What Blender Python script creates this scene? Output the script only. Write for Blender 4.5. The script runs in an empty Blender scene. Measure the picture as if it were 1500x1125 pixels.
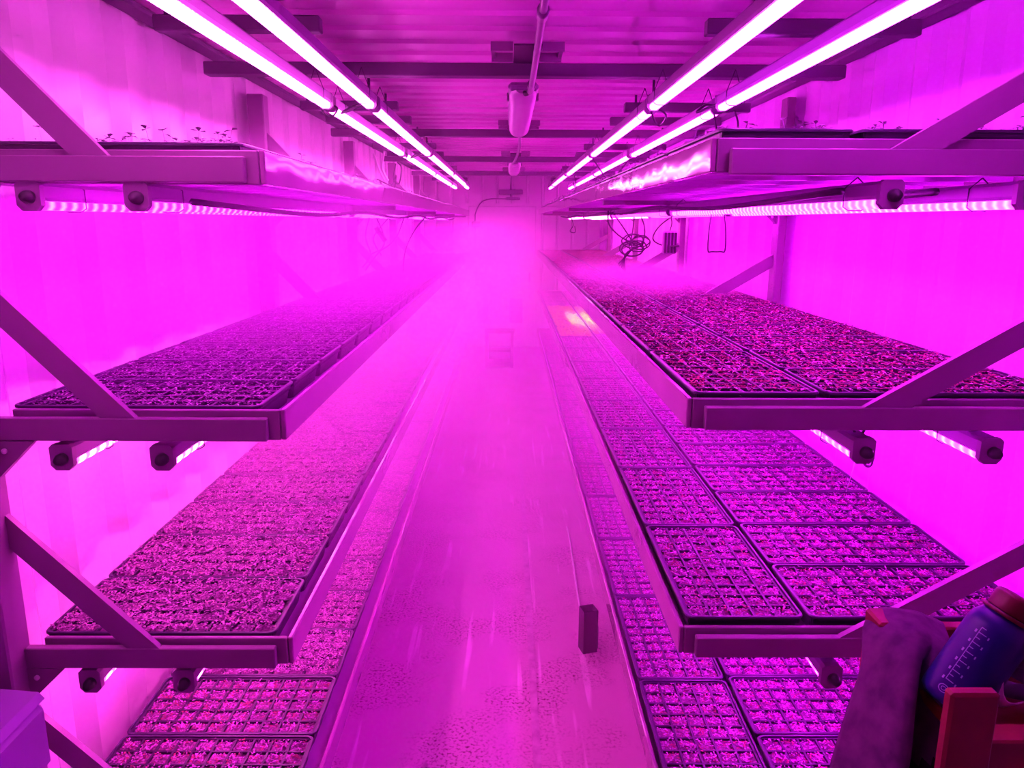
import bpy, math, random
from mathutils import Vector, Matrix
random.seed(7)
S = bpy.context.scene
COL = S.collection
H = 1.81                                  # eye height above the floor; heights below marked "rel" are relative to it
PI = math.pi

# ------------------------------------------------------------------ helpers
ORD = ('first second third fourth fifth sixth seventh eighth ninth tenth eleventh twelfth thirteenth fourteenth fifteenth '
       'sixteenth seventeenth eighteenth nineteenth twentieth twenty-first twenty-second twenty-third twenty-fourth '
       'twenty-fifth twenty-sixth twenty-seventh twenty-eighth twenty-ninth thirtieth thirty-first thirty-second '
       'thirty-third thirty-fourth').split()

class MB:
    """collects shapes that become ONE mesh object"""
    def __init__(s): s.v = []; s.f = []; s.m = []; s.sm = []
    def add(s, vs, fs, mi=0, smooth=False):
        o = len(s.v); s.v += [tuple(p) for p in vs]
        for f in fs: s.f.append(tuple(i + o for i in f)); s.m.append(mi); s.sm.append(smooth)
        return s
    def box(s, x0, x1, y0, y1, z0, z1, mi=0, b=0.0):
        if b <= 0:
            vs = [(x, y, z) for x in (x0, x1) for y in (y0, y1) for z in (z0, z1)]
            return s.add(vs, [(0,1,3,2),(4,6,7,5),(0,4,5,1),(2,3,7,6),(0,2,6,4),(1,5,7,3)], mi)
        c = Vector(((x0+x1)/2, (y0+y1)/2, (z0+z1)/2))
        return s.obox(c, (1,0,0), (0,1,0), (x1-x0)/2, (y1-y0)/2, (z1-z0)/2, mi, b)
    def obox(s, c, ax, ay, hx, hy, hz, mi=0, b=0.0):
        c = Vector(c); ax = Vector(ax).normalized(); ay = Vector(ay).normalized(); az = ax.cross(ay).normalized(); ay = az.cross(ax)
        if b <= 0:
            vs = [c + ax*hx*i + ay*hy*j + az*hz*k for i in (-1,1) for j in (-1,1) for k in (-1,1)]
            return s.add(vs, [(0,1,3,2),(4,6,7,5),(0,4,5,1),(2,3,7,6),(0,2,6,4),(1,5,7,3)], mi)
        b = min(b, hx*.9, hy*.9, hz*.9)
        vs = []; idx = {}
        for i in (-1,1):
            for j in (-1,1):
                for k in (-1,1):
                    for a, (dx,dy,dz) in enumerate(((0,b,b),(b,0,b),(b,b,0))):
                        idx[(i,j,k,a)] = len(vs)
                        vs.append(c + ax*i*(hx-dx) + ay*j*(hy-dy) + az*k*(hz-dz))
        fs = []
        for a in range(3):
            o1, o2 = [t for t in range(3) if t != a]
            for sg in (-1,1):
                ring = []
                for (p,q) in ((-1,-1),(1,-1),(1,1),(-1,1)):
                    t = [0,0,0]; t[a] = sg; t[o1] = p; t[o2] = q; ring.append(idx[(t[0],t[1],t[2],a)])
                fs.append(tuple(ring))
        for a in range(3):
            o1, o2 = [t for t in range(3) if t != a]
            for p in (-1,1):
                for q in (-1,1):
                    t0 = [0,0,0]; t0[o1] = p; t0[o2] = q; t1 = list(t0); t0[a] = -1; t1[a] = 1
                    fs.append((idx[(*t0,o1)], idx[(*t1,o1)], idx[(*t1,o2)], idx[(*t0,o2)]))
        for i in (-1,1):
            for j in (-1,1):
                for k in (-1,1): fs.append(tuple(idx[(i,j,k,a)] for a in range(3)))
        return s.add(vs, fs, mi)
    def bar(s, a, b_, w, h, up=(0,0,1), mi=0, bev=0.0):
        a = Vector(a); b_ = Vector(b_); d = b_ - a; ax = d.normalized(); az = Vector(up); ay = az.cross(ax).normalized()
        return s.obox((a+b_)/2, ax, ay, d.length/2, w/2, h/2, mi, bev)
    def prism(s, prof, axis, a0, a1, mi=0, smooth=False):
        n = len(prof); vs = []
        for a in (a0, a1):
            for (p,q) in prof:
                vs.append((a,p,q) if axis == 'x' else (p,a,q) if axis == 'y' else (p,q,a))
        fs = [(i, (i+1)%n, n+(i+1)%n, n+i) for i in range(n)]
        s.add(vs, fs, mi, smooth)
        s.f.append(tuple(range(len(s.v)-2*n, len(s.v)-n))[::-1]); s.m.append(mi); s.sm.append(False)
        s.f.append(tuple(range(len(s.v)-n, len(s.v)))); s.m.append(mi); s.sm.append(False)
        return s
    def tube(s, pts, r, n=6, mi=0, sub=0, closed=False):
        pts = [Vector(p) for p in pts]
        if sub: pts = spline(pts, sub)
        vs = []; m = len(pts); up = Vector((.13,.21,.97)).normalized()
        for i, p in enumerate(pts):
            d = (pts[min(i+1,m-1)] - pts[max(i-1,0)])
            d = d.normalized() if d.length > 1e-9 else Vector((0,0,1))
            a = d.cross(up)
            if a.length < .05: a = d.cross(Vector((1,0,0)))
            a.normalize(); b = d.cross(a); up = b if i else up; up = a.cross(d)
            rr = r[i] if isinstance(r, (list,tuple)) else r
            for k in range(n):
                t = 2*PI*k/n; vs.append(p + a*math.cos(t)*rr + b*math.sin(t)*rr)
        fs = [(i*n+k, i*n+(k+1)%n, (i+1)*n+(k+1)%n, (i+1)*n+k) for i in range(m-1) for k in range(n)]
        fs += [tuple(range(n))[::-1], tuple(range((m-1)*n, m*n))]
        return s.add(vs, fs, mi, True)
    def lathe(s, prof, n=24, M=None, mi=0, smooth=True):
        vs = []
        for (r,z) in prof:
            for k in range(n):
                t = 2*PI*k/n; p = Vector((r*math.cos(t), r*math.sin(t), z)); vs.append(M @ p if M else p)
        m = len(prof)
        fs = [(i*n+k, i*n+(k+1)%n, (i+1)*n+(k+1)%n, (i+1)*n+k) for i in range(m-1) for k in range(n)]
        fs += [tuple(range(n))[::-1], tuple(range((m-1)*n, m*n))]
        return s.add(vs, fs, mi, smooth)
    def mesh(s, name, mats):
        me = bpy.data.meshes.new(name); me.from_pydata(s.v, [], s.f)
        for m in (mats if isinstance(mats, (list,tuple)) else [mats]): me.materials.append(m)
        me.polygons.foreach_set('material_index', s.m); me.polygons.foreach_set('use_smooth', s.sm)
        me.update(); return me
    def build(s, name, mats, parent=None, loc=(0,0,0)):
        return link(name, s.mesh(name, mats), parent, loc)

def spline(P, sub):
    out = []
    for i in range(len(P)-1):
        p0 = P[max(i-1,0)]; p1 = P[i]; p2 = P[i+1]; p3 = P[min(i+2,len(P)-1)]
        for k in range(sub):
            t = k/sub
            out.append(.5*((2*p1) + (p2-p0)*t + (2*p0-5*p1+4*p2-p3)*t*t + (3*p1-p0-3*p2+p3)*t**3))
    out.append(P[-1]); return out
def link(name, data, parent=None, loc=(0,0,0), rz=0):
    o = bpy.data.objects.new(name, data); COL.objects.link(o); o.location = loc; o.rotation_euler = (0,0,rz)
    if parent: o.parent = parent
    return o
def tag(o, label, cat, group=None, kind=None):
    o['label'] = label; o['category'] = cat
    if group: o['group'] = group
    if kind: o['kind'] = kind
    return o
def thing(name, label, cat, loc=(0,0,0), group=None, rz=0):
    return tag(link(name, None, None, loc, rz), label, cat, group)
def struct(o): o['kind'] = 'structure'; return o
def smoothshade(o): return o

# ------------------------------------------------------------------ materials
def mat(name, rgb, rough=.5, metal=0.0, noise=None, bump=None, spec=.5, bscale=(1,1,1)):
    m = bpy.data.materials.new(name); m.use_nodes = True
    nt = m.node_tree; b = nt.nodes['Principled BSDF']
    b.inputs['Base Color'].default_value = (*rgb, 1); b.inputs['Roughness'].default_value = rough
    b.inputs['Metallic'].default_value = metal; b.inputs['Specular IOR Level'].default_value = spec
    tc = nt.nodes.new('ShaderNodeTexCoord')
    if noise:                                   # (scale, rgb2, lo, hi)
        n = nt.nodes.new('ShaderNodeTexNoise'); n.inputs['Scale'].default_value = noise[0]; n.inputs['Detail'].default_value = 5
        r = nt.nodes.new('ShaderNodeMapRange'); r.inputs[1].default_value = noise[2]; r.inputs[2].default_value = noise[3]
        x = nt.nodes.new('ShaderNodeMix'); x.data_type = 'RGBA'
        x.inputs[6].default_value = (*rgb, 1); x.inputs[7].default_value = (*noise[1], 1)
        nt.links.new(tc.outputs['Object'], n.inputs['Vector']); nt.links.new(n.outputs[0], r.inputs[0])
        nt.links.new(r.outputs[0], x.inputs[0]); nt.links.new(x.outputs[2], b.inputs['Base Color'])
    if bump:
        n = nt.nodes.new('ShaderNodeTexNoise'); n.inputs['Scale'].default_value = bump[0]; n.inputs['Detail'].default_value = 3
        u = nt.nodes.new('ShaderNodeBump'); u.inputs['Strength'].default_value = bump[1]; u.inputs['Distance'].default_value = bump[2]
        mp = nt.nodes.new('ShaderNodeMapping'); mp.inputs['Scale'].default_value = bscale
        nt.links.new(tc.outputs['Object'], mp.inputs[0]); nt.links.new(mp.outputs[0], n.inputs['Vector']); nt.links.new(n.outputs[0], u.inputs['Height'])
        nt.links.new(u.outputs[0], b.inputs['Normal'])
    return m
def led_mat(name, col, strength, bead, lo, glo=.5):
    """row of diodes behind a clear lens: bright beads along the lens"""
    m = bpy.data.materials.new(name); m.use_nodes = True; nt = m.node_tree; nt.nodes.clear()
    out = nt.nodes.new('ShaderNodeOutputMaterial'); e = nt.nodes.new('ShaderNodeEmission')
    tc = nt.nodes.new('ShaderNodeTexCoord'); sx = nt.nodes.new('ShaderNodeSeparateXYZ')
    nt.links.new(tc.outputs['Object'], sx.inputs[0])
    def mth(op, a, b=None):
        n = nt.nodes.new('ShaderNodeMath'); n.operation = op
        for i, v in enumerate((a, b)):
            if v is None: continue
            if isinstance(v, (int,float)): n.inputs[i].default_value = v
            else: nt.links.new(v, n.inputs[i])
        return n.outputs[0]
    s = mth('SINE', mth('MULTIPLY', sx.outputs[1], 2*PI/bead))
    s = mth('MULTIPLY_ADD', s, .5); nt.nodes[-1].inputs[2].default_value = .5
    s = mth('POWER', s, 2.0)
    x = nt.nodes.new('ShaderNodeMix'); x.data_type = 'RGBA'
    x.inputs[6].default_value = (col[0]*lo, col[1]*lo*glo, col[2]*lo, 1)
    x.inputs[7].default_value = (col[0]*1.5, col[1]*2.2, col[2]*1.5, 1)
    nt.links.new(s, x.inputs[0]); nt.links.new(x.outputs[2], e.inputs['Color']); e.inputs['Strength'].default_value = strength
    nt.links.new(e.outputs[0], out.inputs['Surface']); return m

M = {}
M['wall'] = mat('white_wall_paint', (.78,.68,.76), .26, noise=(1.6,(.66,.54,.64),.35,.75), bump=(40,.12,.004))
M['wall_matt'] = mat('white_wall_paint_right', (.78,.28,.86), .45, noise=(1.6,(.72,.24,.79),.35,.75))
M['ceil'] = mat('ceiling_sheet', (.66,.24,.58), .30, noise=(2.0,(.54,.18,.47),.3,.7))
M['steel'] = mat('painted_rack_steel', (.26,.13,.25), .38, noise=(3,(.21,.10,.20),.35,.7), bump=(25,.05,.002))
M['rail'] = mat('glossy_shelf_rail', (.33,.13,.30), .07, noise=(2.5,(.27,.10,.25),.35,.7), bump=(4.0,.35,.014), bscale=(1,.45,1))
M['beam'] = mat('dark_beam_steel', (.10,.05,.11), .5)
M['plate'] = mat('dark_plate', (.045,.02,.05), .5)
M['house'] = mat('fixture_housing', (.27,.12,.30), .4)
M['cap'] = mat('fixture_end_cap', (.26,.12,.26), .45)
M['rubber'] = mat('black_rubber', (.015,.013,.017), .55)
M['wire'] = mat('black_cable', (.03,.022,.035), .5)
M['wwire'] = mat('pale_cable', (.8,.75,.8), .5)
M['conduit'] = mat('galvanised_conduit', (.16,.09,.18), .3, .4)
M['tray'] = mat('black_tray_plastic', (.045,.028,.07), .32)
M['soil'] = mat('dark_soil', (.17,.06,.15), .9, noise=(160,(.34,.14,.30),.42,.62), spec=.1)
M['grid'] = mat('black_cell_insert', (.022,.010,.038), .4)
M['plastic'] = mat('grey_plastic', (.22,.12,.32), .45, bump=(120,.05,.001))
M['box'] = mat('dark_box', (.055,.02,.05), .5)
M['wood'] = mat('red_brown_wood', (.22,.018,.014), .6, noise=(14,(.13,.010,.008),.3,.7))
M['cloth'] = mat('grey_violet_fleece', (.14,.055,.14), .95, noise=(30,(.075,.032,.085),.3,.7), bump=(160,.3,.002), spec=.1)
M['fold_shade'] = mat('dark_fold_shade', (.025,.008,.030), .9, spec=.1)  # darkened cloth colour for the jacket's shaded fold
M['bottle'] = mat('blue_bottle', (.012,.010,.125), .35, spec=.3)
M['cap_red'] = mat('dark_red_cap', (.10,.008,.012), .4)
M['print'] = mat('pale_print', (.25,.18,.5), .6)
M['lampwhite'] = mat('frosted_diffuser', (.62,.42,.62), .3)
M['led_w'] = led_mat('led_pink_white', (1,.095,.84), 42, .022, .75, 1.0)
M['led_c'] = led_mat('led_white_magenta', (.95,.030,.86), 42, .022, .75, 1.2)
M['led_m'] = led_mat('led_magenta', (1,.006,1.0), 42, .042, .30)
M['led_p'] = led_mat('led_pink', (1,.062,.70), 42, .042, .30)
M['led_x'] = led_mat('led_violet_white', (.88,.016,1.04), 44, .030, .80, 2.4)
M['led_v'] = led_mat('led_violet', (.88,.008,1.04), 50, .036, .55, 1.2)

def leaf_mat(name):
    m = bpy.data.materials.new(name); m.use_nodes = True; nt = m.node_tree; b = nt.nodes['Principled BSDF']
    a = nt.nodes.new('ShaderNodeAttribute'); a.attribute_name = 'leafcol'
    nt.links.new(a.outputs['Color'], b.inputs['Base Color']); b.inputs['Roughness'].default_value = .6
    b.inputs['Specular IOR Level'].default_value = .25; return m
M['leaf'] = leaf_mat('seedling_leaves')

# floor: pale paint with scuffs and dirt
def floor_mat():
    m = bpy.data.materials.new('scuffed_floor'); m.use_nodes = True; nt = m.node_tree; b = nt.nodes['Principled BSDF']
    tc = nt.nodes.new('ShaderNodeTexCoord')
    def noise(scale, detail, sc=(1,1,1)):
        mp = nt.nodes.new('ShaderNodeMapping'); mp.inputs['Scale'].default_value = sc
        n = nt.nodes.new('ShaderNodeTexNoise'); n.inputs['Scale'].default_value = scale; n.inputs['Detail'].default_value = detail
        nt.links.new(tc.outputs['Object'], mp.inputs[0]); nt.links.new(mp.outputs[0], n.inputs['Vector']); return n.outputs[0]
    def rng(v, a, b_, c=0, d=1):
        r = nt.nodes.new('ShaderNodeMapRange'); r.inputs[1].default_value = a; r.inputs[2].default_value = b_
        r.inputs[3].default_value = c; r.inputs[4].default_value = d; nt.links.new(v, r.inputs[0]); return r.outputs[0]
    def mul(a, b_):
        n = nt.nodes.new('ShaderNodeMath'); n.operation = 'MULTIPLY'; nt.links.new(a, n.inputs[0]); nt.links.new(b_, n.inputs[1]); return n.outputs[0]
    dirt = mul(rng(noise(85, 7), .50, .68), rng(noise(3.0, 3), .45, .60))
    scuff = mul(rng(noise(26, 2, (1,.045,1)), .60, .68), rng(noise(2.3, 2), .42, .58))
    x = nt.nodes.new('ShaderNodeMix'); x.data_type = 'RGBA'
    x.inputs[6].default_value = (.62,.30,.51,1); x.inputs[7].default_value = (.15,.03,.06,1); nt.links.new(rng(dirt,0,1,0,1.0), x.inputs[0])
    y = nt.nodes.new('ShaderNodeMix'); y.data_type = 'RGBA'; nt.links.new(x.outputs[2], y.inputs[6])
    y.inputs[7].default_value = (.90,.6,.84,1); nt.links.new(rng(scuff,0,1,0,.8), y.inputs[0])
    nt.links.new(y.outputs[2], b.inputs['Base Color']); b.inputs['Roughness'].default_value = .55
    return m
M['floor'] = floor_mat()
M['strip'] = mat('floor_strip', (.62,.32,.54), .5, noise=(20,(.45,.2,.38),.4,.7))
M['dark'] = mat('dark_far_end', (.05,.03,.05), .8)

# ------------------------------------------------------------------ the setting
XL, XR, Y0, Y1, ZC = -1.185, 1.31, -2.0, 10.95, .64 + H
struct(MB().box(XL-.05, XR+.05, Y0, Y1+.05, -.06, 0).build('floor', M['floor']))
def corrug_wall(name, x, sgn, depth, period, m, zt=ZC+.03):
    mb = MB(); pts = []; y = Y0 - .1
    while y < Y1 + .1:
        pts += [(y, 0), (y+period*.30, 0), (y+period*.5, depth), (y+period*.80, depth)]; y += period
    pts.append((y, 0)); n = len(pts); vs = []
    for (yy, d) in pts: vs += [(x+sgn*d, yy, -.02), (x+sgn*d, yy, zt)]
    fs = [(2*i, 2*i+2, 2*i+3, 2*i+1) for i in range(n-1)]
    mb.add(vs, fs); return struct(mb.build(name, m))
corrug_wall('wall_left', XL-.034, 1, .034, .278, M['wall'])
corrug_wall('wall_right', XR+.022, -1, .022, .278, M['wall_matt'])
# ceiling with shallow transverse ribs
mb = MB(); y = Y0-.1; pts = []
while y < Y1+.1:
    pts += [(y,0),(y+.085,0),(y+.105,.011),(y+.175,.011)]; y += .195
pts.append((y,0)); vs = []
for (yy,d) in pts: vs += [(XL-.06,yy,ZC+d),(XR+.06,yy,ZC+d)]
mb.add(vs, [(2*i,2*i+1,2*i+3,2*i+2) for i in range(len(pts)-1)]); struct(mb.build('ceiling', M['ceil']))
# far wall of upright sheet panels
mb = MB(); x = XL-.06; pts = []
while x < XR+.06:
    pts += [(x,0),(x+.012,.014),(x+.030,.014),(x+.042,0)]; x += .215
pts.append((x,0)); vs = []
for (xx,d) in pts: vs += [(xx,Y1+d,-.02),(xx,Y1+d,ZC+.03)]
mb.add(vs, [(2*i,2*i+2,2*i+3,2*i+1) for i in range(len(pts)-1)]); struct(mb.build('wall_back', M['wall']))
struct(MB().box(XL-.06, XR+.06, Y0-.04, Y0, -.02, ZC+.03).build('wall_front', M['dark']))
# door in the far wall
d = struct(MB().box(-.56,.40,Y1-.022,Y1-.002,.01,2.02,b=.006).build('door_1', M['wall']))
fr = MB(); fr.box(-.60,-.563,Y1-.024,Y1-.002,.0,2.06); fr.box(.403,.44,Y1-.024,Y1-.002,.0,2.06); fr.box(-.563,.403,Y1-.024,Y1-.002,2.023,2.06)
fr.build('door_frame', M['wall'], d)
for (a,b_) in ((-.44,-.28),(.03,.22)):
    lv = MB(); lv.box(a,b_,Y1-.032,Y1-.024,.36,.72)
    for k in range(9): lv.box(a+.015,b_-.015,Y1-.044,Y1-.034,.385+k*.036,.403+k*.036)
    lv.build('louver_panel', M['house'], d)
MB().box(.30,.33,Y1-.07,Y1-.024,.95,1.10,b=.006).build('door_handle', M['conduit'], d)
# steel rails along the top of both side walls, steel strip down the floor
struct(MB().box(XL+.002, XL+.075, Y0+.01, Y1-.02, ZC-.020, ZC-.002, b=.006).build('trim_1', M['beam']))
struct(MB().box(XR-.075, XR-.002, Y0+.01, Y1-.02, ZC-.042, ZC-.002, b=.006).build('trim_2', M['beam']))
struct(MB().box(.094,.122,Y0+.01,Y1-.03,.0005,.004).build('trim_3', M['strip']))

# ------------------------------------------------------------------ racks and shelves
SIDES = {
 'R': dict(s=1, lip=(.406,.386,.397,.397), z=(.166+H,-.368+H,-.907+H,.385), back=1.246, post=1.2675, yend=10.2, rack='double-row rack'),
 'L': dict(s=-1, lip=(-.486,-.476,-.491,-.484), z=(.137+H,-.397+H,-.936+H,.395), back=-1.089, post=-1.128, yend=9.72, rack='single-row rack'),
}
LEVEL = ('top','second','third','bottom')
LIPH = .067
STAT = (1.525, 3.57, 5.57, 7.57, 9.57)
BR = {'R': dict(low=.757, slope=.595, thick=.060), 'L': dict(low=-.787, slope=1.05, thick=.077)}
for sd, q in SIDES.items():
    s = q['s']
    for si, ys in enumerate(STAT):
        t = thing('cantilever_rack', f'painted steel cantilever post with braced arms, {ORD[si]} from near end of {q["rack"]}', 'rack', (q['post'],ys,0), f'cantilever posts of the {q["rack"]}')
        px = q['post']
        def P(x, z): return (x-px, z)
        hw = .0205 if sd == 'R' else .036
        MB().box(-hw, hw, -.038, .038, 0, 2.36, b=.004).build('post', M['steel'], t)
        MB().box(-hw-.012, hw+.002, -.055, .055, 0, .012).build('foot_plate', M['steel'], t)
        for li in range(4):
            zl = q['z'][li]
            if si == 0: top, yc = zl - (.022 if sd == 'R' and li == 0 else .014), .0215
            else: top, yc = zl - LIPH - .001, 0
            ah, bh = (.0095, .0075) if si == 0 else (.016, .010)
            tip = q['lip'][li] + s*.035
            a0, a1 = sorted((tip-px, -s*(hw+.001)))
            arm = MB().box(a0, a1, yc-ah, yc+ah, top-(.05 if si == 0 else .02), top, b=.002).build('arm', M['steel'], t)
            # gusset under the arm where it meets the post
            g = MB(); x_ = -s*(hw+.001)
            gz = top - (.0505 if si == 0 else .0205); prof = [(x_, gz), (x_ - s*.085, gz), (x_, gz-.083)]
            g.prism(prof if s > 0 else prof[::-1], 'y', yc-ah, yc+ah)
            g.build('gusset', M['steel'], arm)
            bl = MB(); Mx = Matrix.Translation((-s*(hw+.022), yc-ah, top-.072)) @ Matrix.Rotation(PI/2, 4, 'X')
            bl.lathe([(0.0,0),(.006,0),(.006,.004),(.0,.005)], 10, Mx); bl.build('bolt', M['lampwhite'], arm)
            b = BR[sd]; xf = -s*(hw+.0006); xa = b['low'] - px; zb = top + .0004 if si == 0 else zl + .04   # further back the brace lands between the trays
            sl_, vt = b['slope'], b['thick']; xs = xa + s*(zb-top)/sl_
            prof = [(xs, zb), (xs + s*vt/sl_, zb), (xf, top + sl_*abs(xf-xa) - vt), (xf, top + sl_*abs(xf-xa))]
            MB().prism(prof if s > 0 else prof[::-1], 'y', yc-bh, yc+bh).build('brace', M['steel'], t)
    for li in range(4):
        zl = q['z'][li]; lip = q['lip'][li]; back = q['back']; ye = q['yend']; yb = 1.56
        t = thing('shelf_frame', f'long painted steel {LEVEL[li]} shelf frame of the {q["rack"]}, edged with flat rails', 'shelf', (0,0,zl), f'shelf frames of the {q["rack"]}')
        ys = [yb, 3.56, 5.56, 7.56, ye] if ye < 9.9 else [yb, 3.56, 5.56, 7.56, 9.56, ye]
        for a, b_ in zip(ys[:-1], ys[1:]):
            x0, x1 = sorted((lip, lip + s*.012))
            MB().box(x0, x1, a+.002, b_-.002, -LIPH, 0, b=.0025).build('front_rail', M['rail'], t)
        x0, x1 = sorted((back, back - s*.030))
        MB().box(x0, x1, yb, ye, -LIPH, -.0540, b=.002).build('back_rail', M['steel'], t)
        x0, x1 = sorted((lip + s*.0125, back - s*.0305))
        for a in (yb, ye-.014): MB().box(x0, x1, a, a+.012, -LIPH, -.0005, b=.002).build('end_rail', M['steel'], t)
        sl = MB(); yy = yb + .1
        while yy < ye - .1: sl.box(x0, x1, yy, yy+.03, -.0655, -.0537); yy += .2
        sl.build('slats', M['wall_matt'], t)
        MB().box(x0, x1, yb+.014, ye-.016, -.0535, -.0520).build('deck_panel', M['wall_matt'], t)

# ------------------------------------------------------------------ seedling trays
TW, TL, TH = .276, .537, .052
def rr(w, l, r, n=4):
    out = []
    for (cx,cy,a0) in ((w/2-r,l/2-r,0),(-w/2+r,l/2-r,PI/2),(-w/2+r,-l/2+r,PI),(w/2-r,-l/2+r,3*PI/2)):
        for k in range(n+1): a = a0 + k*PI/2/n; out.append((cx+r*math.cos(a), cy+r*math.sin(a)))
    return out
def tray_mesh():
    mb = MB(); rings = [(TW-.03,TL-.03,.015,0.0),(TW-.014,TL-.014,.018,TH-.006),(TW,TL,.02,TH-.006),(TW,TL,.02,TH-.002),
                        (TW-.003,TL-.003,.02,TH),(TW-.013,TL-.013,.018,TH),(TW-.015,TL-.015,.018,TH-.012),(TW-.03,TL-.03,.015,.003)]
    n = 20; vs = []
    for (w,l,r,z) in rings: vs += [(x,y,z) for (x,y) in rr(w,l,r)]
    fs = [(i*n+k, i*n+(k+1)%n, (i+1)*n+(k+1)%n, (i+1)*n+k) for i in range(len(rings)-1) for k in range(n)]
    fs += [tuple(range(n))[::-1], tuple(range((len(rings)-1)*n, len(rings)*n))]
    mb.add(vs, fs); return mb.mesh('seedling_tray', M['tray'])
NX, NY = 5, 10
IW, IL = TW-.022, TL-.022
def insert_mesh():
    mb = MB(); z1 = TH-.004; z0 = TH-.02
    cx, cy = IW/NX, IL/NY; w = .0030
    for i in range(NX+1): x = -IW/2+i*cx; mb.box(x-w, x+w, -IL/2, IL/2, z0, z1)
    for j in range(NY+1): y = -IL/2+j*cy; mb.box(-IW/2, IW/2, y-w, y+w, z0, z1-.0005)
    mb.add([(-IW/2,-IL/2,TH-.012),(IW/2,-IL/2,TH-.012),(IW/2,IL/2,TH-.012),(-IW/2,IL/2,TH-.012)], [(0,1,2,3)], 1)
    return mb.mesh('cell_insert', [M['grid'], M['soil']])
PAL = {
 'cells': [((.60,.17,.58),5),((.44,.11,.44),5),((.40,.05,.13),3),((.16,.04,.15),3)],
 'dense': [((.58,.27,.54),5),((.36,.14,.34),4),((.20,.08,.19),4),((.7,.45,.45),1)],
 'red':   [((.64,.28,.60),3),((.45,.07,.15),4),((.30,.04,.10),4),((.15,.05,.13),4)],
 'dark':  [((.62,.40,.62),3),((.36,.22,.38),4),((.20,.11,.22),4)],
 'sprout':[((.62,.40,.62),3),((.36,.22,.38),4),((.20,.11,.22),4)],
 'yellow':[((.95,.90,.12),5),((.85,.75,.12),3),((.5,.3,.1),1)],
}
def seedlings(style, seed):
    R = random.Random(seed); pal = [c for c, n in PAL[style] for _ in range(n)]
    vs, fs, cols = [], [], []
    def leaf(x, y, z, L, yaw, tilt, c):
        d = Vector((math.cos(yaw)*math.cos(tilt), math.sin(yaw)*math.cos(tilt), math.sin(tilt)))
        n = Vector((-math.sin(yaw), math.cos(yaw), 0)); p = Vector((x,y,z)); o = len(vs)
        up = Vector((0,0,1))
        vs.extend([p, p+d*L*.55+n*L*.33+up*L*.06, p+d*L-up*L*.10, p+d*L*.55-n*L*.33+up*L*.06])
        fs.append((o,o+1,o+2,o+3)); k = R.uniform(.75,1.15); cols.append([min(1,v*k) for v in c])
    cx, cy = IW/NX, IL/NY
    per = {'cells':48,'dense':84,'red':34,'dark':40,'yellow':60,'sprout':30}[style]
    hgt = {'cells':.010,'dense':.013,'red':.018,'dark':.015,'yellow':.022,'sprout':.016}[style]
    mar = {'cells':.37,'dense':.5,'red':.46,'dark':.48,'yellow':.5,'sprout':.47}[style]
    for i in range(NX):
        for j in range(NY):
            x0 = -IW/2+(i+.5)*cx; y0 = -IL/2+(j+.5)*cy; k = R.uniform(.6,1.15)
            for _ in range(int(per*k)):
                x = x0+R.uniform(-mar,mar)*cx; y = y0+R.uniform(-mar,mar)*cy
                L = R.uniform(.005,.011)*(1.35 if style in ('red','yellow') else 1)
                z = TH-(.003 if style == 'dense' else .009)+R.random()**1.6*hgt; a = R.uniform(0,2*PI); c = R.choice(pal)
                leaf(x,y,z,L,a,R.uniform(-.25,.5),c)
                if R.random() < .6: leaf(x,y,z,L*.9,a+PI+R.uniform(-.6,.6),R.uniform(-.2,.4),c)
    if style == 'sprout':
        for _ in range(26):
            x = R.uniform(-.47,.47)*IW; y = R.uniform(-.47,.47)*IL; h = R.uniform(.014,.042); a = R.uniform(0,2*PI); c = pal[-1]; o = len(vs)
            p = Vector((x,y,TH-.01)); q_ = p + Vector((R.uniform(-.012,.012),R.uniform(-.012,.012),h)); w_ = Vector((.0012,.0008,0))
            vs.extend([p-w_,p+w_,q_+w_,q_-w_]); fs.append((o,o+1,o+2,o+3)); cols.append(c)
            for k in range(3): leaf(q_.x,q_.y,q_.z,R.uniform(.012,.02),a+k*2.3,R.uniform(-.2,.6),c)
    me = bpy.data.meshes.new('seedlings'); me.from_pydata(vs, [], fs); me.materials.append(M['leaf'])
    at = me.color_attributes.new('leafcol','FLOAT_COLOR','CORNER'); buf = []
    for c in cols: buf += [*c,1]*4
    at.data.foreach_set('color', buf); me.update(); return me
tray_me = tray_mesh(); ins_me = insert_mesh()
SEED = {st: [seedlings(st, 100*i+k) for k in range(4 if st in ('cells','red','dense','sprout') else 2)] for i, st in enumerate(PAL)}
proto = None
def place_tray(x, y, z, rz, style, label, group):
    """first call builds the tray, later calls copy the tray and each of its parts"""
    global proto
    if proto is None:
        o = link('seedling_tray', tray_me); a = link('cell_insert', ins_me, o); b = link('seedlings', SEED[style][0], o); b['kind'] = 'stuff'
        proto = (o, a, b)
    else:
        o, a, b = (p.copy() for p in proto)
        for c in (o, a, b): COL.objects.link(c)
        a.parent = o; b.parent = o
    b.data = random.choice(SEED[style])
    o.location = (x, y, z); o.rotation_euler = (0, 0, rz + random.choice((0, PI)) + random.uniform(-.004,.004))
    tag(o, label, 'tray', group)
LOOK = {'cells':'pale seedlings','dense':'dense seedlings','red':'reddish seedlings','dark':'dim seedlings','sprout':'straggling sprouts','yellow':'yellow seedlings'}
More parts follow.
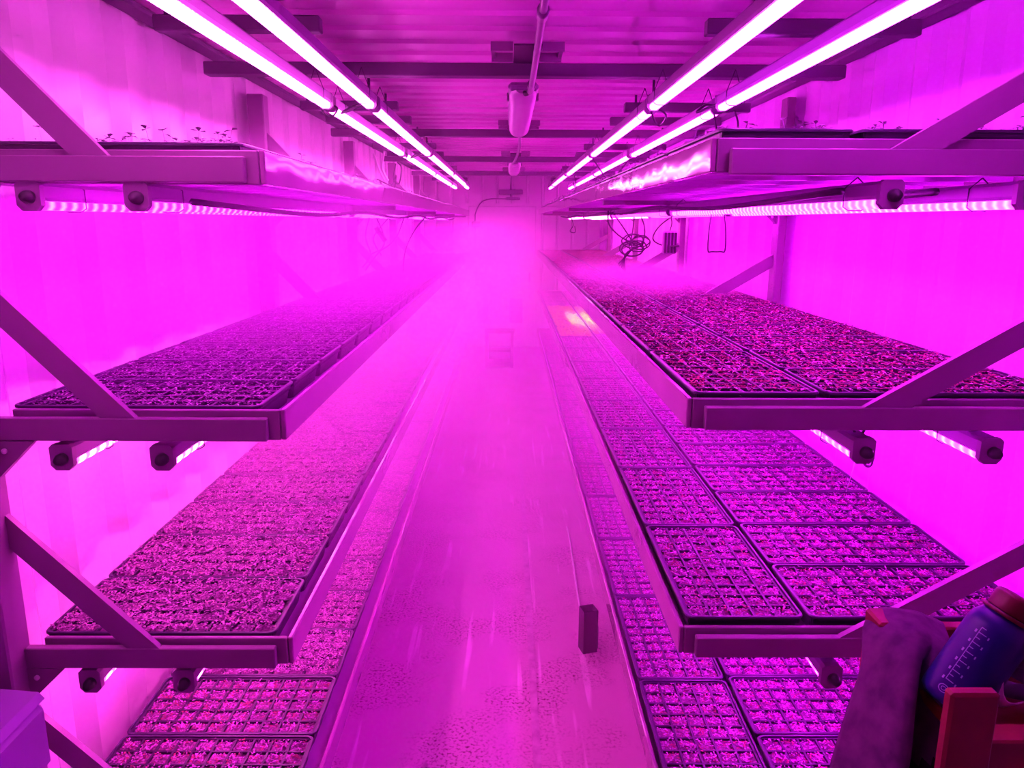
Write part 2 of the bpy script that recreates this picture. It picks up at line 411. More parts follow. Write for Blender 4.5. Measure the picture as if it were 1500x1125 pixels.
def tray_rows(sd, li):
    q = SIDES[sd]; s = q['s']; zl = q['z'][li]; lip = q['lip'][li]; ye = q['yend']-.05
    rise = (.020,.010,.016,.014)[li] if sd == 'R' else (.016,.004,.002,.002)[li]
    z = max(zl + rise - TH, zl - .0515); shelf = f'{LEVEL[li]} {q["rack"][:-5]} shelf'; grp = f'seedling trays on the {shelf}'
    def style(n, wide):
        if sd == 'R': return ('sprout','red','cells','cells')[li]
        return ('sprout','dark','dense','dense' if n > 1 else 'cells')[li]
    if sd == 'R':
        y = 1.578 + TL/2; n = 0; x = lip + .019 + TW/2
        while y + TL/2 < ye:
            st = style(n, 0)
            if li == 2 and n in (8,9,10,11): st = 'yellow'
            place_tray(x, y, z, 0, st, f'narrow black tray of {LOOK[st]}, {ORD[n]} from near end, aisle row, {shelf}', grp)
            y += TL + .006; n += 1
    x = (lip + .019 + TW + .011 + TL/2) if sd == 'R' else (-1.085 + TL/2 + .012)
    y = 1.578 + TW/2; n = 0; last = ye if not (sd == 'R' and li == 0) else 4.0
    while y + TW/2 < last:
        st = style(n, 1)
        if sd == 'R' and li == 2 and n in range(16,23): st = 'yellow'
        where = 'wall row, ' if sd == 'R' else ''
        place_tray(x, y, z, PI/2, st, f'broad black tray of {LOOK[st]}, {ORD[n]} from near end, {where}{shelf}', grp)
        y += TW + .0035; n += 1
for sd in ('R','L'):
    for li in range(4): tray_rows(sd, li)

# ------------------------------------------------------------------ grow lights
def lens_prof(w, h): return [(-w/2,0),(-w/2,-h*.55),(-w*.32,-h),(w*.32,-h),(w/2,-h*.55),(w/2,0)]
FX = {}
def fixture_meshes(Ln):
    k = round(Ln,2)
    if k in FX: return FX[k]
    h = MB(); h.prism([(-.019,.003),(-.023,.010),(-.023,.032),(-.017,.039),(.017,.039),(.023,.032),(.023,.010),(.019,.003)][::-1], 'y', .016, Ln-.016)
    l = MB(); l.prism(lens_prof(.032,.017)[::-1], 'y', .018, Ln-.018)
    for v in range(len(l.v)): l.v[v] = (l.v[v][0], l.v[v][1], l.v[v][2]+.002)
    c = MB(); c.prism([(-.014,-.017),(-.0245,-.006),(-.0245,.034),(-.017,.041),(.017,.041),(.0245,.034),(.0245,-.006),(.014,-.017)][::-1], 'y', 0, .0155)
    g = MB(); g.lathe([(0,0),(.013,0),(.013,.010),(.008,.022),(.0,.023)], 14, Matrix.Translation((.003,-.0005,.010)) @ Matrix.Rotation(PI/2,4,'X'))
    FX[k] = [b_.mesh(n, m) for b_, n, m in ((h,'housing',M['house']),(c,'end_cap',M['cap']),(g,'cord_grommet',M['rubber']))] + [l]
    return FX[k]
LM = {}
def grow_light(x, y0, y1, z, led, label, group, hang):
    Ln = y1-y0; hm, cm, gm, lb = fixture_meshes(Ln); k = (round(Ln,2), led)
    if k not in LM: LM[k] = lb.mesh('diode_lens', M[led])
    t = thing('grow_light', label, 'grow light', (x,y0,z), group)
    link('housing', hm, t); link('diode_lens', LM[k], t)
    c = link('end_cap', cm, t); link('cord_grommet', gm, c)
    link('end_cap', cm, t, (0,Ln-.0155,0))
    for f in (.08,.92):
        w = MB(); w.tube([(-.0265,0,-.010),(-.0265,0,.03),(0,0,hang)],.0014,4); w.tube([(.0265,0,-.010),(.0265,0,.03),(0,0,hang)],.0014,4)
        w.tube([(-.0265,0,-.010),(-.014,0,-.0175),(.014,0,-.0175),(.0265,0,-.010)],.0014,4)
        w.build('hanging_wire', M['wire'], t, (0,Ln*f,0))
for sd, rows in (('L',((-.508,'aisle'),(-.668,'wall'))),('R',((.535,'aisle'),(.787,'wall')))):
    rack = SIDES[sd]['rack']
    for (x, row) in rows:
        for i, (a, b_) in enumerate(((.97,2.92),(2.985,4.935),(5.0,6.95),(7.01,8.96),(9.01,9.86))):
            dx = random.uniform(-.006,.006)*(i>0); led = 'led_w' if sd == 'L' else 'led_c' if i >= 1 else 'led_x'
            grow_light(x+dx, a, b_, .418+H, led, f'lit tube grow light under ceiling over {rack}, {ORD[i]} from near end, {row} line', f'ceiling grow lights over the {rack}', ZC-.418-H-.002 if i*1.0 < 0 else .10)
for sd in ('R','L'):
    q = SIDES[sd]
    for li, zz in enumerate(((.055,.043),(-.482,-.502),(-1.027,-1.040))):
        z = zz[0 if sd == 'R' else 1] + H - .010
        for (x, row) in (((.770 if li < 2 else .752,'aisle'),(1.046,'wall')) if sd == 'R' else ((-.742,'aisle'),(-.957,'wall'))):
            for i, (a, b_) in enumerate(((1.545,3.548),(3.614,5.548),(5.614,7.548),(7.614,9.548))):
                led = ('led_v' if i == 0 else 'led_m' if i == 1 else 'led_p') if sd == 'R' else (('led_m','led_p','led_p')[li])
                up = q['z'][li] - LIPH - z
                grow_light(x, a, b_, z, led, f'lit grow light below {LEVEL[li]} {q["rack"]} shelf, {ORD[i]} from near end, {row} line', f'grow lights below the {LEVEL[li]} {q["rack"]} shelf', up)

# ------------------------------------------------------------------ ceiling steel, strip lamps, conduits
for i, yb in enumerate((.95,2.93,4.93,6.93,8.93)):
    if i == 0: continue
    tag(MB().box(XL+.08, XR-.08, yb-.03, yb+.03, .517+H, .562+H, b=.003).build('ceiling_beam', M['beam']), f'dark steel beam across the ceiling, {ORD[i-1]} from near end', 'beam', 'ceiling cross beams')
    t = thing('beam_clamp', f'dark strap plate with slotted wings over the {ORD[i-1]} ceiling beam from near end', 'bracket', (.065,yb,.563+H), 'strap plates over the ceiling beams')
    MB().box(-.047,.047,-.30,.03,0,.006).build('plate', M['plate'], t)
    for s in (-1,1):
        w = MB(); x0, x1 = sorted((s*.049, s*.125)); w.box(x0,x1,-.22,-.205,.0,.03); w.box(x0,x1,-.05,-.035,.0,.03); w.box(min(s*.11,s*.125),max(s*.11,s*.125),-.204,-.051,.012,.03); w.build('wing', M['steel'], t)
for sd in ('R','L'):
    s = SIDES[sd]['s']; xa = .528 if s > 0 else -.50; xb = 1.10 if s > 0 else -.94
    for i, yb in enumerate((2.16,3.60,4.08,5.45,6.08,7.60,9.60)):
        x0, x1 = sorted((xa,xb))
        ha = MB().box(x0,x1,yb-.02,yb+.02,.49+H,.53+H,b=.003).build('hanger_arm', M['beam'])
        for xr in (xb-s*.03, xa+s*.13): MB().tube([(xr,yb,.531+H),(xr,yb,ZC-.001)],.006,8).build('drop_rod', M['beam'], ha)
        tag(ha, f'short dark hanger arm above the {SIDES[sd]["rack"]} ceiling lights, {ORD[i]} from near end', 'bracket', f'hanger arms over the {SIDES[sd]["rack"]}')
def strip_lamp(y0, y1, label):
    t = thing('ceiling_strip_lamp', label, 'ceiling lamp', (.062,y0,.49+H), 'sealed ceiling strip lamps')
    Ln = y1-y0
    MB().box(-.062,.062,.02,Ln-.02,.032,.066,b=.012).build('lamp_base', M['house'], t)
    d = MB(); n = 12; rings = []
    for (yy,w,h) in ((0,.030,.010),(.03,.050,.026),(.14,.057,.034),(Ln-.14,.057,.034),(Ln-.03,.050,.026),(Ln,.030,.010)):
        rings.append([(w*math.cos(PI+PI*k/(n-1)), yy, .031+h*math.sin(PI+PI*k/(n-1))*1.35) for k in range(n)])
    vs = [p for r in rings for p in r]
    fs = [(i*n+k, i*n+k+1, (i+1)*n+k+1, (i+1)*n+k) for i in range(len(rings)-1) for k in range(n-1)] + [tuple(range(n)), tuple(range((len(rings)-1)*n, len(rings)*n))[::-1]]
    d.add(vs, fs, 0, True); d.build('diffuser', M['lampwhite'], t)
    for yy in (.2, Ln-.2):
        for s in (-1,1): MB().box(min(s*.058,s*.068),max(s*.058,s*.068),yy-.015,yy+.015,.018,.05,b=.002).build('latch', M['steel'], t)
strip_lamp(3.22, 4.66, 'unlit sealed strip lamp on ceiling, nearer and larger one, at end of conduit')
strip_lamp(7.05, 8.45, 'unlit sealed strip lamp on ceiling, smaller one further along the aisle')
def cable(name, pts, r, m, label, cat='cable', group=None, sub=6, n=6):
    return tag(MB().tube([(x,y,z+H) for (x,y,z) in pts], r, n, 0, sub).build(name, M[m]), label, cat, group)
t = thing('conduit_pipe', 'metal conduit running along the ceiling to the first strip lamp', 'pipe', (0,0,0))
MB().tube([(.088,Y0+.05,.555+H),(.088,1.0,.55+H),(.088,2.95,.50+H),(.085,3.12,.498+H)],.011,10).build('pipe', M['conduit'], t)
for yy in (2.05,3.0): MB().tube([(.088,yy,.553+H-(.045 if yy>2.5 else .027)),(.088,yy+.06,.551+H-(.046 if yy>2.5 else .0285))],.016,10).build('coupling', M['conduit'], t)
MB().tube([(.085,3.121,.498+H),(.07,3.19,.50+H),(.066,3.218,.512+H)],.008,8,0,4).build('connector', M['rubber'], t)
cable('conduit_pipe', [(.07,4.67,.52),(.075,5.3,.485),(.06,6.2,.485),(.04,6.9,.50),(.05,7.04,.52)], .010, 'conduit', 'flexible conduit linking the two ceiling strip lamps', 'pipe')
t = thing('conduit_pipe', 'thin conduit curving from the ceiling down the far wall to a small junction box', 'pipe', (0,0,0))
MB().tube([(x,y,z+H) for x,y,z in ((.05,8.46,.52),(.045,9.6,.545),(.04,10.7,.53),(.04,Y1-.05,.45),(.04,Y1-.05,.34))],.009,8,0,6).build('pipe', M['conduit'], t)
MB().box(-.03,.17,Y1-.07,Y1-.03,.30+H,.335+H,b=.004).build('junction_box', M['conduit'], t)
MB().box(-.13,.21,Y1-.068,Y1-.04,.375+H,.44+H,b=.004).build('bracket', M['conduit'], t)
MB().tube([(x,Y1-.05,z+H) for x,z in ((-.031,.315),(-.25,.31),(-.38,.26),(-.455,.12),(-.465,-.02),(-.465,-.9))],.009,8,0,6).build('pipe', M['conduit'], t)
MB().box(-.51,-.40,Y1-.09,Y1-.06,-.08+H,.0+H,b=.006).build('fitting', M['conduit'], t)
# supply pipes slung under the top shelves
for (x,z,y0,y1,lab) in ((.70,.066,1.62,9.9,'dark supply pipe slung below the top double-row shelf, aisle side'),(.90,.066,1.62,9.6,'dark supply pipe slung below the top double-row shelf, wall side'),
                     (-.66,.037,1.62,9.6,'dark supply pipe slung below the top single-row shelf')):
    pts = []; n = 9
    for k in range(n): pts.append((x+.012*math.sin(k*2.1), y0+(y1-y0)*k/(n-1), z-.018*(k%2)))
    cable('supply_pipe', pts, .008, 'wire', lab, 'pipe')
# power cables
def loop(cx,cy,cz,w,h): return [(cx-w*.8,cy,cz),(cx-w,cy,cz-h*.5),(cx-w,cy,cz-h*.97),(cx-w*.5,cy,cz-h),(cx+w*.5,cy,cz-h),(cx+w,cy,cz-h*.97),(cx+w*.95,cy,cz-h*.5),(cx+w*.6,cy,cz)]
cable('power_cord', loop(.81,2.95,.045,.033,.155), .0028, 'wire', 'thin black cable loop hanging square below the top double-row shelf near its front', 'cable')
cable('power_cord', [(.775,2.99,.425),(.80,3.0,.33),(.83,3.02,.24),(.87,3.02,.29),(.885,3.03,.37),(.86,3.0,.415)], .0035, 'wire', 'black cable loop dangling between the first two wall-line ceiling lights, double-row rack', 'cable')
cable('power_cord', [(.775,2.98,.43),(.74,2.96,.43),(.70,2.93,.40),(.765,2.91,.425)], .0045, 'wire', 'short black link cable with plug joining first two wall-line ceiling lights', 'cable')
cable('power_cord', [(.535,2.985,.43),(.60,3.0,.40),(.575,3.0,.36),(.535,2.95,.40),(.525,2.92,.44)], .0035, 'wire', 'black link cable between the first two aisle-line ceiling lights, double-row rack', 'cable')
cable('power_cord', [(.535,5.0,.41),(.60,5.05,.33),(.68,5.1,.24),(.73,5.1,.19),(.66,5.1,.17),(.70,5.1,.28),(.79,5.0,.41)], .005, 'wire', 'black cables hanging from second aisle-line ceiling light above double-row rack', 'cable')
cable('power_cord', [(.60,7.0,.41),(.62,7.05,.30),(.59,7.05,.22),(.61,7.05,.16)], .004, 'wire', 'black cable end dangling from a far ceiling light over double-row rack', 'cable')
t = thing('cable_bundle', 'tangled coil of black power cables hanging below the top double-row shelf', 'cable', (.86,5.15,-.165+H))
rg = random.Random(3)
for k in range(7):
    pts = []; r0 = rg.uniform(.05,.085); cx = rg.uniform(-.03,.06); cz = rg.uniform(-.02,.05)
    for i in range(15):
        a = i*2*PI/12 + k; pts.append((cx+r0*math.cos(a), rg.uniform(-.02,.02), cz+r0*.62*math.sin(a)))
    MB().tube(pts,.0045,5,0,3).build('coil', M['wire'], t)
for k in range(5):
    MB().tube([(-.01+k*.006,0,0),(-.05-k*.004,-.01,-.05),(-.11+k*.014,.01*k,-.115-.012*k)],.0055,5,0,4).build('cable_end', M['wire'], t)
for pts in (((-.20,-.1,.235),(-.18,0,.15),(-.10,0,.07),(0,0,.02)), ((-.16,0,.23),(-.09,0,.14),(-.02,0,.04)), ((.04,.3,.24),(.0,.1,.13),(-.03,0,.03)), ((.07,.3,.24),(.08,.1,.12),(.05,0,.0)),
            ((.17,-.6,.235),(.11,-.3,.15),(.10,-.1,.06),(.17,-.1,.015),(.23,-.3,.02))):
    MB().tube(pts,.005,5,0,5).build('lead', M['wire'], t)
t = thing('power_driver', 'dark finned power driver hanging beside a rack post, next to the cable coil', 'power driver', (1.065,5.02,-.205+H))
MB().box(-.045,.045,-.03,.03,0,.15,b=.01).build('case', M['house'], t)
for k in range(4): MB().box(-.04+k*.022,-.028+k*.022,-.043,-.031,.01,.14).build('fin', M['rubber'], t)
MB().tube([(0,0,.151),(.01,0,.20),(.0,0,.25)],.004,6,0,4).build('lead', M['wire'], t)
cable('power_cord', [(.62,7.5,.04),(.64,7.5,-.03),(.61,7.5,-.09),(.66,7.5,-.10),(.655,7.5,-.04)], .004, 'wire', 'small black cable tail below the top double-row shelf, far part', 'cable')
t = thing('cable_bundle', 'tangle of dark cables hanging below the top single-row shelf', 'cable', (-.80,5.0,-.02+H))
for pts in (((-.06,0,.05),(-.02,0,-.04),(-.01,0,-.13),(-.08,0,-.22),(-.14,0,-.30)),((.02,.1,.05),(-.03,0,-.02),(-.08,0,-.10),(-.03,0,-.2)),((.10,.2,.05),(.06,.1,-.08),(.0,0,-.15),(-.09,0,-.19),(-.13,0,-.24)),
            ((.22,.4,.05),(.15,.3,-.05),(.10,.2,-.18),(.08,.2,-.33)),((-.1,0,.04),(-.13,0,-.08),(-.1,0,-.2),(-.16,0,-.28))):
    MB().tube(pts,.005,5,0,5).build('lead', M['wire'], t)
MB().bar((-.06,0,-.02),(.0,0,-.11),.02,.03).build('plug', M['rubber'], t)
t = thing('cable_bundle', 'loose pale and dark cables hanging at the wall above the top single-row shelf', 'cable', (-.88,5.7,.36+H))
for i, pts in enumerate((((-.10,0,.12),(-.06,0,.0),(-.02,0,-.08)),((-.02,0,.14),(-.04,0,.02),(.0,0,-.07)),((-.08,0,-.06),(.02,0,-.10),(.06,0,-.03),(.03,0,-.16),(-.06,0,-.08)),((.06,0,.05),(.04,0,-.06),(.08,0,-.09),(.1,0,.02),(.07,0,.06)))):
    MB().tube(pts,.005 if i > 1 else .008,5,0,5).build('lead', M['wire' if i > 1 else 'wwire'], t)
for (y,k) in ((2.95,0),(4.96,1)):
    cable('power_cord', [(-.668,y-.04,.43),(-.69,y-.01,.40),(-.66,y,.38),(-.64,y+.02,.41),(-.668,y+.05,.43)], .004, 'wire', f'black link cable between wall-line ceiling lights over single-row rack, {ORD[k]} joint', 'cable')
    cable('power_cord', [(-.508,y-.05,.43),(-.56,y-.02,.41),(-.62,y-.01,.39),(-.58,y+.02,.42),(-.508,y+.06,.44)], .004, 'wire', f'black link cable between aisle-line ceiling lights over single-row rack, {ORD[k]} joint', 'cable')

# small latch hook hanging on a string below the second shelf
t = thing('hanging_hook', 'pale metal clip hanging on strings behind the second double-row shelf brace', 'hook', (.80,1.60,-.45+H))
MB().tube([(-.03,0,.0),(-.035,0,.015),(-.025,0,.03),(-.01,0,.025),(-.008,0,.0),(-.02,0,-.012),(-.03,0,.0)],.003,6,0,4).build('ring', M['conduit'], t)
MB().tube([(-.005,0,-.02),(.012,0,-.02),(.017,0,-.03),(.017,0,-.075),(.008,0,-.082),(.0,0,-.075)],.0035,6,0,4).build('clip', M['conduit'], t)
MB().box(-.006,.006,-.006,.006,-.05,-.022,b=.002).build('clasp', M['conduit'], t)
MB().tube([(-.02,0,-.012),(-.022,0,-.08),(-.024,.02,-.15)],.0012,4,0,3).build('string', M['wwire'], t)
MB().tube([(-.015,0,.03),(-.01,0,.05)],.0012,4).build('string', M['wwire'], t)

# ------------------------------------------------------------------ floor things
t = thing('floor_box', 'small dark upright box on the floor against the bottom shelf edge', 'box', (.352,2.93,0), None, .28)
bx = MB(); w, dd, hh, th = .032,.030,.195,.003
bx.box(-w,w,-dd,-dd+th,0,hh); bx.box(-w,w,dd-th,dd,0,hh); bx.box(-w,-w+th,-dd+th,dd-th,0,hh); bx.box(w-th,w,-dd+th,dd-th,0,hh); bx.box(-w+th,w-th,-dd+th,dd-th,.10,.104)
bx.build('case', M['box'], t)
MB().tube([(.02,-.02,.17),(.03,-.033,.12),(.03,-.034,.02)],.003,6,0,4).build('clip', M['conduit'], t)
tag(MB().tube([(.345,2.98,.02),(.352,3.3,.006),(.356,3.6,.006),(.366,4.0,.006),(.365,4.25,.006)],.005,6,0,6).build('drip_hose', M['wwire']), 'thin pale hose lying along the floor edge behind the small dark box', 'hose')
t = thing('step_stool', 'small dark metal step stool standing in the mist before the far door', 'stool', (-.10,9.45,0))
for x in (-.16,.16):
    for y in (-.12,.12): MB().box(x-.018,x+.018,y-.018,y+.018,0,.44,b=.003).build('leg', M['beam'], t)
MB().box(-.19,.19,-.15,.15,.441,.465,b=.005).build('seat', M['beam'], t)
for y in (-.12,.12): MB().box(-.141,.141,y-.012,y+.012,.02,.07,b=.003).build('stretcher', M['beam'], t)
MB().box(-.141,.141,-.10,.10,.20,.22,b=.003).build('step', M['beam'], t)

# plastic box on its bracket at the left of the view
t = thing('control_box', 'grey plastic box with sloping lid mounted low at the end of the single-row rack', 'box', (-1.075,1.36,-1.165+H))
MB().box(-.12,.085,-.11,.08,0,.155,b=.014).build('case', M['plastic'], t)
ld = MB(); ld.prism([(-.12,.157),(.082,.157),(.07,.172),(-.12,.19)], 'y', -.11, .08); ld.build('lid', M['plastic'], t)
Mx = Matrix.Translation((.07,-.1105,.02)) @ Matrix.Rotation(PI/2,4,'X')
MB().lathe([(0,0),(.005,0),(.005,.003),(0,.004)],10,Mx).build('screw', M['rubber'], t)

# ------------------------------------------------------------------ wooden stand, jacket and bottle
t = thing('wooden_stand', 'red-brown wooden stand of square posts and planks beside the near rack end', 'stand', (0,0,0))
yaw = .12
def wpost(x0,x1,y0,y1,z): MB().box(x0,x1,y0,y1,0,z,b=.004).build('post', M['wood'], t)
wpost(.579,.644,.862,.882,-.597+H)
wpost(.622,.668,1.13,1.185,-.650+H)
wpost(1.00,1.077,.862,.886,-.592+H)
wpost(1.0,1.05,1.13,1.185,-.642+H)
MB().box(.628,1.09,.886,.925,-.755+H,-.685+H,b=.003).build('plank', M['wood'], t)
MB().box(.662,1.07,.928,1.127,-.745+H,-.725+H,b=.003).build('shelf_board', M['wood'], t)
MB().box(.656,.999,1.15,1.175,-.74+H,-.67+H,b=.003).build('plank', M['wood'], t)
for x in (.62,1.02): MB().box(x,x+.03,.926,1.128,.25,.31,b=.003).build('side_rail', M['wood'], t)

# bottle: leaning on the shelf board
base = Vector((.678,1.02,-.720+H)); top = Vector((.775,1.03,-.550+H)); ax = (top-base).normalized()
Mb = Matrix.Translation(base) @ ax.to_track_quat('Z','Y').to_matrix().to_4x4()
t = thing('water_bottle', 'blue water bottle with dark red cap leaning on the wooden stand', 'bottle', (0,0,0))
MB().lathe([(0,0),(.036,0),(.043,.006),(.0445,.014),(.0445,.132),(.042,.146),(.034,.158),(.030,.162),(.030,.166),(0,.166)],40,Mb).build('body', M['bottle'], t)
MB().lathe([(0,.1662),(.033,.1662),(.0335,.168),(.0335,.190),(.031,.195),(.024,.197),(0,.197)],32,Mb).build('cap', M['cap_red'], t)
MB().lathe([(.031,.1600),(.037,.1600),(.037,.1655),(.031,.1655)],32,Mb).build('cap_strap', M['cap_red'], t)
# printed scale: ticks and a small oval mark wrapped on the side that faces the aisle
pr = MB(); inv = Mb.inverted()
cam_dir = (Vector((0,0,H)) - (base+top)/2).normalized(); side = (inv.to_3x3() @ (cam_dir + Vector((-.75,0,0))).normalized()); a0 = math.atan2(side.y, side.x)
def wrap(u, z): a = a0 + u/.0447; return Mb @ Vector((.0447*math.cos(a), .0447*math.sin(a), z))
def patch(u0,u1,z0,z1):
    n = 3; vs = []
    for i in range(n+1): vs += [wrap(u0+(u1-u0)*i/n, z0), wrap(u0+(u1-u0)*i/n, z1)]
    pr.add(vs, [(2*i,2*i+2,2*i+3,2*i+1) for i in range(n)])
for k in range(12):
    z = .036+k*.0085; ln = .012 if k % 2 == 0 else .007
    patch(-.004,-.004+ln,z,z+.0014)
    if k % 2 == 0: patch(.0105,.0125,z-.003,z+.0014); patch(-.010,-.007,z-.002,z+.003)
    if k < 11: patch(-.0045,-.0033,z,z+.0085)
for k in range(18):
    a, b_ = 2*PI*k/18, 2*PI*(k+1)/18
    for r1, r2 in ((.0052,.0065),(.0022,.0032)):
        vs = [wrap(.001+math.cos(g)*r*1.25, .022+math.sin(g)*r*1.0) for g in (a,b_) for r in (r1,r2)]; pr.add(vs, [(0,1,3,2)])
pr.build('printed_scale', M['print'], t)

# jacket draped over the back post: a cloth sheet swept along guide curves
def sheet(curves, nu, nv, thick=.004):
    C = [spline([Vector(p) for p in c], nv) for c in curves]; m = len(C[0]); rows = []
    for j in range(m): rows.append(spline([c[j] for c in C], nu))
    n = len(rows[0]); vs = [p for r in rows for p in r]
    return vs, [(j*n+i, j*n+i+1, (j+1)*n+i+1, (j+1)*n+i) for j in range(m-1) for i in range(n-1)], n, m
g = [ # each curve runs from the top of the drape down to its hem (x, y, z rel)
 [(.625,1.19,-.664),(.598,1.150,-.672),(.583,1.105,-.715),(.553,1.075,-.80),(.517,1.05,-.905),(.495,1.04,-1.02)],
 [(.642,1.185,-.646),(.612,1.118,-.655),(.596,1.070,-.700),(.570,1.035,-.79),(.537,1.005,-.90),(.518,1.00,-1.02)],
 [(.665,1.17,-.640),(.638,1.090,-.646),(.620,1.035,-.69),(.594,.985,-.78),(.560,.955,-.89),(.545,.95,-1.02)],
 [(.690,1.165,-.642),(.664,1.085,-.654),(.650,1.085,-.700),(.624,1.10,-.79),(.590,1.10,-.90),(.575,1.10,-1.02)],
 [(.705,1.165,-.648),(.678,1.080,-.662),(.662,1.060,-.705),(.642,1.06,-.78),(.622,1.06,-.88),(.612,1.06,-1.02)],
 [(.720,1.165,-.654),(.690,1.070,-.668),(.668,1.010,-.700),(.650,.965,-.77),(.640,.950,-.87),(.636,.945,-1.02)],
 [(.735,1.165,-.662),(.705,1.070,-.680),(.680,1.015,-.725),(.664,.975,-.79),(.652,.960,-.88),(.648,.955,-1.02)],
]
t = thing('jacket', 'grey-violet fleece jacket draped over the corner of the wooden stand', 'jacket', (0,0,0))
vs, fs, n, m_ = sheet([[ (x+.010,y,z-.010+H) for x,y,z in c] for c in g], 6, 6)
for k, p in enumerate(vs):                      # soft creases running down the drape
    u = (k % n)/(n-1); v = (k // n)/(m_-1)
    p.y += .012*min(1,v*3)*math.sin(11*u + 3.5*v); p.x += .006*min(1,v*2)*math.sin(7*v + 5*u)
jb = MB(); jb.add(vs, fs, 0, True)
for k in range(len(fs)):                       # shade of the deep fold, painted as darker cloth past a diagonal
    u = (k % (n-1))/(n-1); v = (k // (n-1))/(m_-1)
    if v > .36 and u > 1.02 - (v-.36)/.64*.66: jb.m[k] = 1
jo = jb.build('drape', [M['cloth'], M['fold_shade']], t)
so = jo.modifiers.new('thickness','SOLIDIFY'); so.thickness = .006; so.offset = -1
# cuff strap of paler webbing and dark hose lying on the stand behind the bottle
t2 = thing('webbing_strap', 'pale crumpled webbing strap lying on the wooden stand behind the bottle', 'strap', (0,0,0))
wb = MB(); pts = spline([Vector(p) for p in ((.735,.99,-.66+H),(.735,.985,-.69+H),(.75,.985,-.705+H),(.79,.99,-.700+H),(.86,1.0,-.69+H))], 6)
v_ = []
for p in pts: v_ += [p + Vector((0,-.004,.012)), p + Vector((0,.02,-.010))]
wb.add(v_, [(2*i,2*i+2,2*i+3,2*i+1) for i in range(len(pts)-1)], 0, True); o = wb.build('strap', M['wwire'], t2)
so = o.modifiers.new('thickness','SOLIDIFY'); so.thickness = .002
t3 = thing('coiled_hose', 'dark violet hose coiled on the wooden stand beside the bottle', 'hose', (.86,1.05,-.722+H))
pts = []
for i in range(44): a = i*2*PI/14; pts.append((.085*math.cos(a),.06*math.sin(a),.014+.0016*i+.012*math.sin(i*.7)))
MB().tube(pts,.013,8,0,2).build('coil', M['plastic'], t3)

lt = bpy.data.lights.new('yellow_tray_fill','SPOT'); lt.energy = 36; lt.color = (.45,1,.05); lt.shadow_soft_size = 0; lt.spot_size = 2.4; lt.spot_blend = 1  # added spot without a real fixture, brings up the yellow trays
lo_ = link('yellow_tray_fill', lt, None, (.82,6.95,1.37))

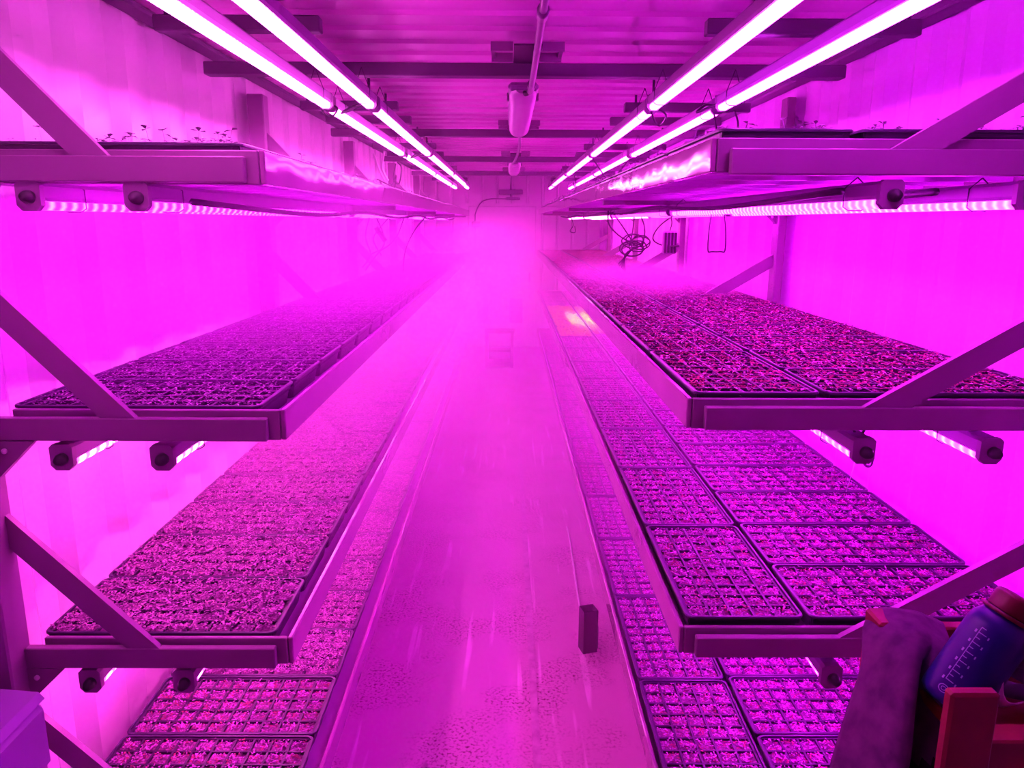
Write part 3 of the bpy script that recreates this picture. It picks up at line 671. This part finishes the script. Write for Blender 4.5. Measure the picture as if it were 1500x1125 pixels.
# ------------------------------------------------------------------ mist
def mist_material():
    m = bpy.data.materials.new('drifting_mist'); m.use_nodes = True; nt = m.node_tree; nt.nodes.clear()
    out = nt.nodes.new('ShaderNodeOutputMaterial'); vol = nt.nodes.new('ShaderNodeVolumeScatter')
    tc = nt.nodes.new('ShaderNodeTexCoord'); sp = nt.nodes.new('ShaderNodeSeparateXYZ'); nt.links.new(tc.outputs['Object'], sp.inputs[0])
    X, Y, Z = sp.outputs
    def mth(op, a, b=None):
        n = nt.nodes.new('ShaderNodeMath'); n.operation = op
        for i, v in enumerate((a, b)):
            if v is None: continue
            if isinstance(v, (int,float)): n.inputs[i].default_value = v
            else: nt.links.new(v, n.inputs[i])
        return n.outputs[0]
    def st(v, a, b):                              # smoothstep; a > b gives the falling step
        r = nt.nodes.new('ShaderNodeMapRange'); r.interpolation_type = 'SMOOTHSTEP'
        if a < b: r.inputs[1].default_value = a; r.inputs[2].default_value = b
        else: r.inputs[1].default_value = b; r.inputs[2].default_value = a; r.inputs[3].default_value = 1; r.inputs[4].default_value = 0
        nt.links.new(v, r.inputs[0]); return r.outputs[0]
    def mul(*a):
        r = a[0]
        for b in a[1:]: r = mth('MULTIPLY', r, b)
        return r
    def add(*a):
        r = a[0]
        for b in a[1:]: r = mth('ADD', r, b)
        return r
    nz = nt.nodes.new('ShaderNodeTexNoise'); nz.inputs['Scale'].default_value = 1.7; nz.inputs['Detail'].default_value = 2
    nt.links.new(tc.outputs['Object'], nz.inputs['Vector'])
    nr = nt.nodes.new('ShaderNodeMapRange'); nr.inputs[1].default_value = .3; nr.inputs[2].default_value = .7; nr.inputs[3].default_value = .35; nr.inputs[4].default_value = 1.65
    nt.links.new(nz.outputs[0], nr.inputs[0])
    low    = mul(st(Y,1.8,3.9), st(Z,1.55,1.20), add(mul(st(Y,6.5,4.2), .33), .03, mul(st(X,.1,-.45), .18)))                # low layer, thicker towards the single-row rack
    shelf  = mul(st(X,-.10,-.45), st(Y,1.3,2.6), st(Z,1.80,1.52), st(Z,.7,1.25), .50)               # mist pooled on the single-row shelves
    aisle  = mul(st(Y,3.8,7.2), st(Z,1.98,1.45), st(X,.66,-.02), st(X,-.95,-.25), st(Z,.5,1.25), .56)  # cloud in the aisle
    plume  = mul(st(X,-.30,-.55), st(Y,1.15,1.8), st(Y,3.9,2.6), st(Z,1.4,1.75), st(Z,2.05,1.85), .85) # plume drifting past the top single-row shelf
    band   = mul(st(X,.28,.50), st(Y,3.2,4.0), st(Y,6.2,5.2), st(Z,1.25,1.40), st(Z,1.60,1.46), 1.5)    # tongue lying on the second double-row shelf
    haze   = mul(st(Y,1.0,2.5), .022)
    dens = add(mul(add(low, shelf, aisle, plume, band), nr.outputs[0]), haze)
    nt.links.new(dens, vol.inputs['Density']); vol.inputs['Color'].default_value = (.96,.34,.86,1); vol.inputs['Anisotropy'].default_value = .1
    nt.links.new(vol.outputs[0], out.inputs['Volume']); return m
mist = MB().box(XL+.02, XR-.02, 1.0, Y1-.06, .02, 2.25).build('mist', mist_material())
tag(mist, 'drifting magenta-lit mist filling the aisle and the single-row shelves', 'mist', kind='stuff')

# ------------------------------------------------------------------ world, camera, colour
w = bpy.data.worlds.new('world'); S.world = w; w.use_nodes = True
w.node_tree.nodes['Background'].inputs[0].default_value = (0,0,0,1)
cam = bpy.data.cameras.new('camera'); co = bpy.data.objects.new('camera', cam); COL.objects.link(co); S.camera = co
f, p, ya, ro = 1098.3, .2133, .0065, .005
cam.sensor_fit = 'HORIZONTAL'; cam.sensor_width = 36; cam.lens = f/1500*36; cam.clip_start = .05
R0 = Vector((math.cos(ya), -math.sin(ya), 0)); U0 = Vector((math.sin(p)*math.sin(ya), math.sin(p)*math.cos(ya), math.cos(p)))
Rv = R0*math.cos(ro) + U0*math.sin(ro); Uv = U0*math.cos(ro) - R0*math.sin(ro); Bv = Rv.cross(Uv)
co.matrix_world = Matrix(((Rv.x,Uv.x,Bv.x,0),(Rv.y,Uv.y,Bv.y,0),(Rv.z,Uv.z,Bv.z,H),(0,0,0,1)))
S.view_settings.view_transform = 'Standard'; S.view_settings.look = 'None'; S.view_settings.exposure = 0; S.view_settings.gamma = 1
c = S.cycles
c.max_bounces = 6; c.diffuse_bounces = 4; c.glossy_bounces = 2; c.transmission_bounces = 2; c.volume_bounces = 1; c.transparent_max_bounces = 4
c.use_denoising = True; c.sample_clamp_indirect = 6; c.sample_clamp_direct = 0
c.volume_step_rate = 1.0; c.volume_max_steps = 32
c.use_adaptive_sampling = True; c.adaptive_threshold = .19; c.adaptive_min_samples = 12
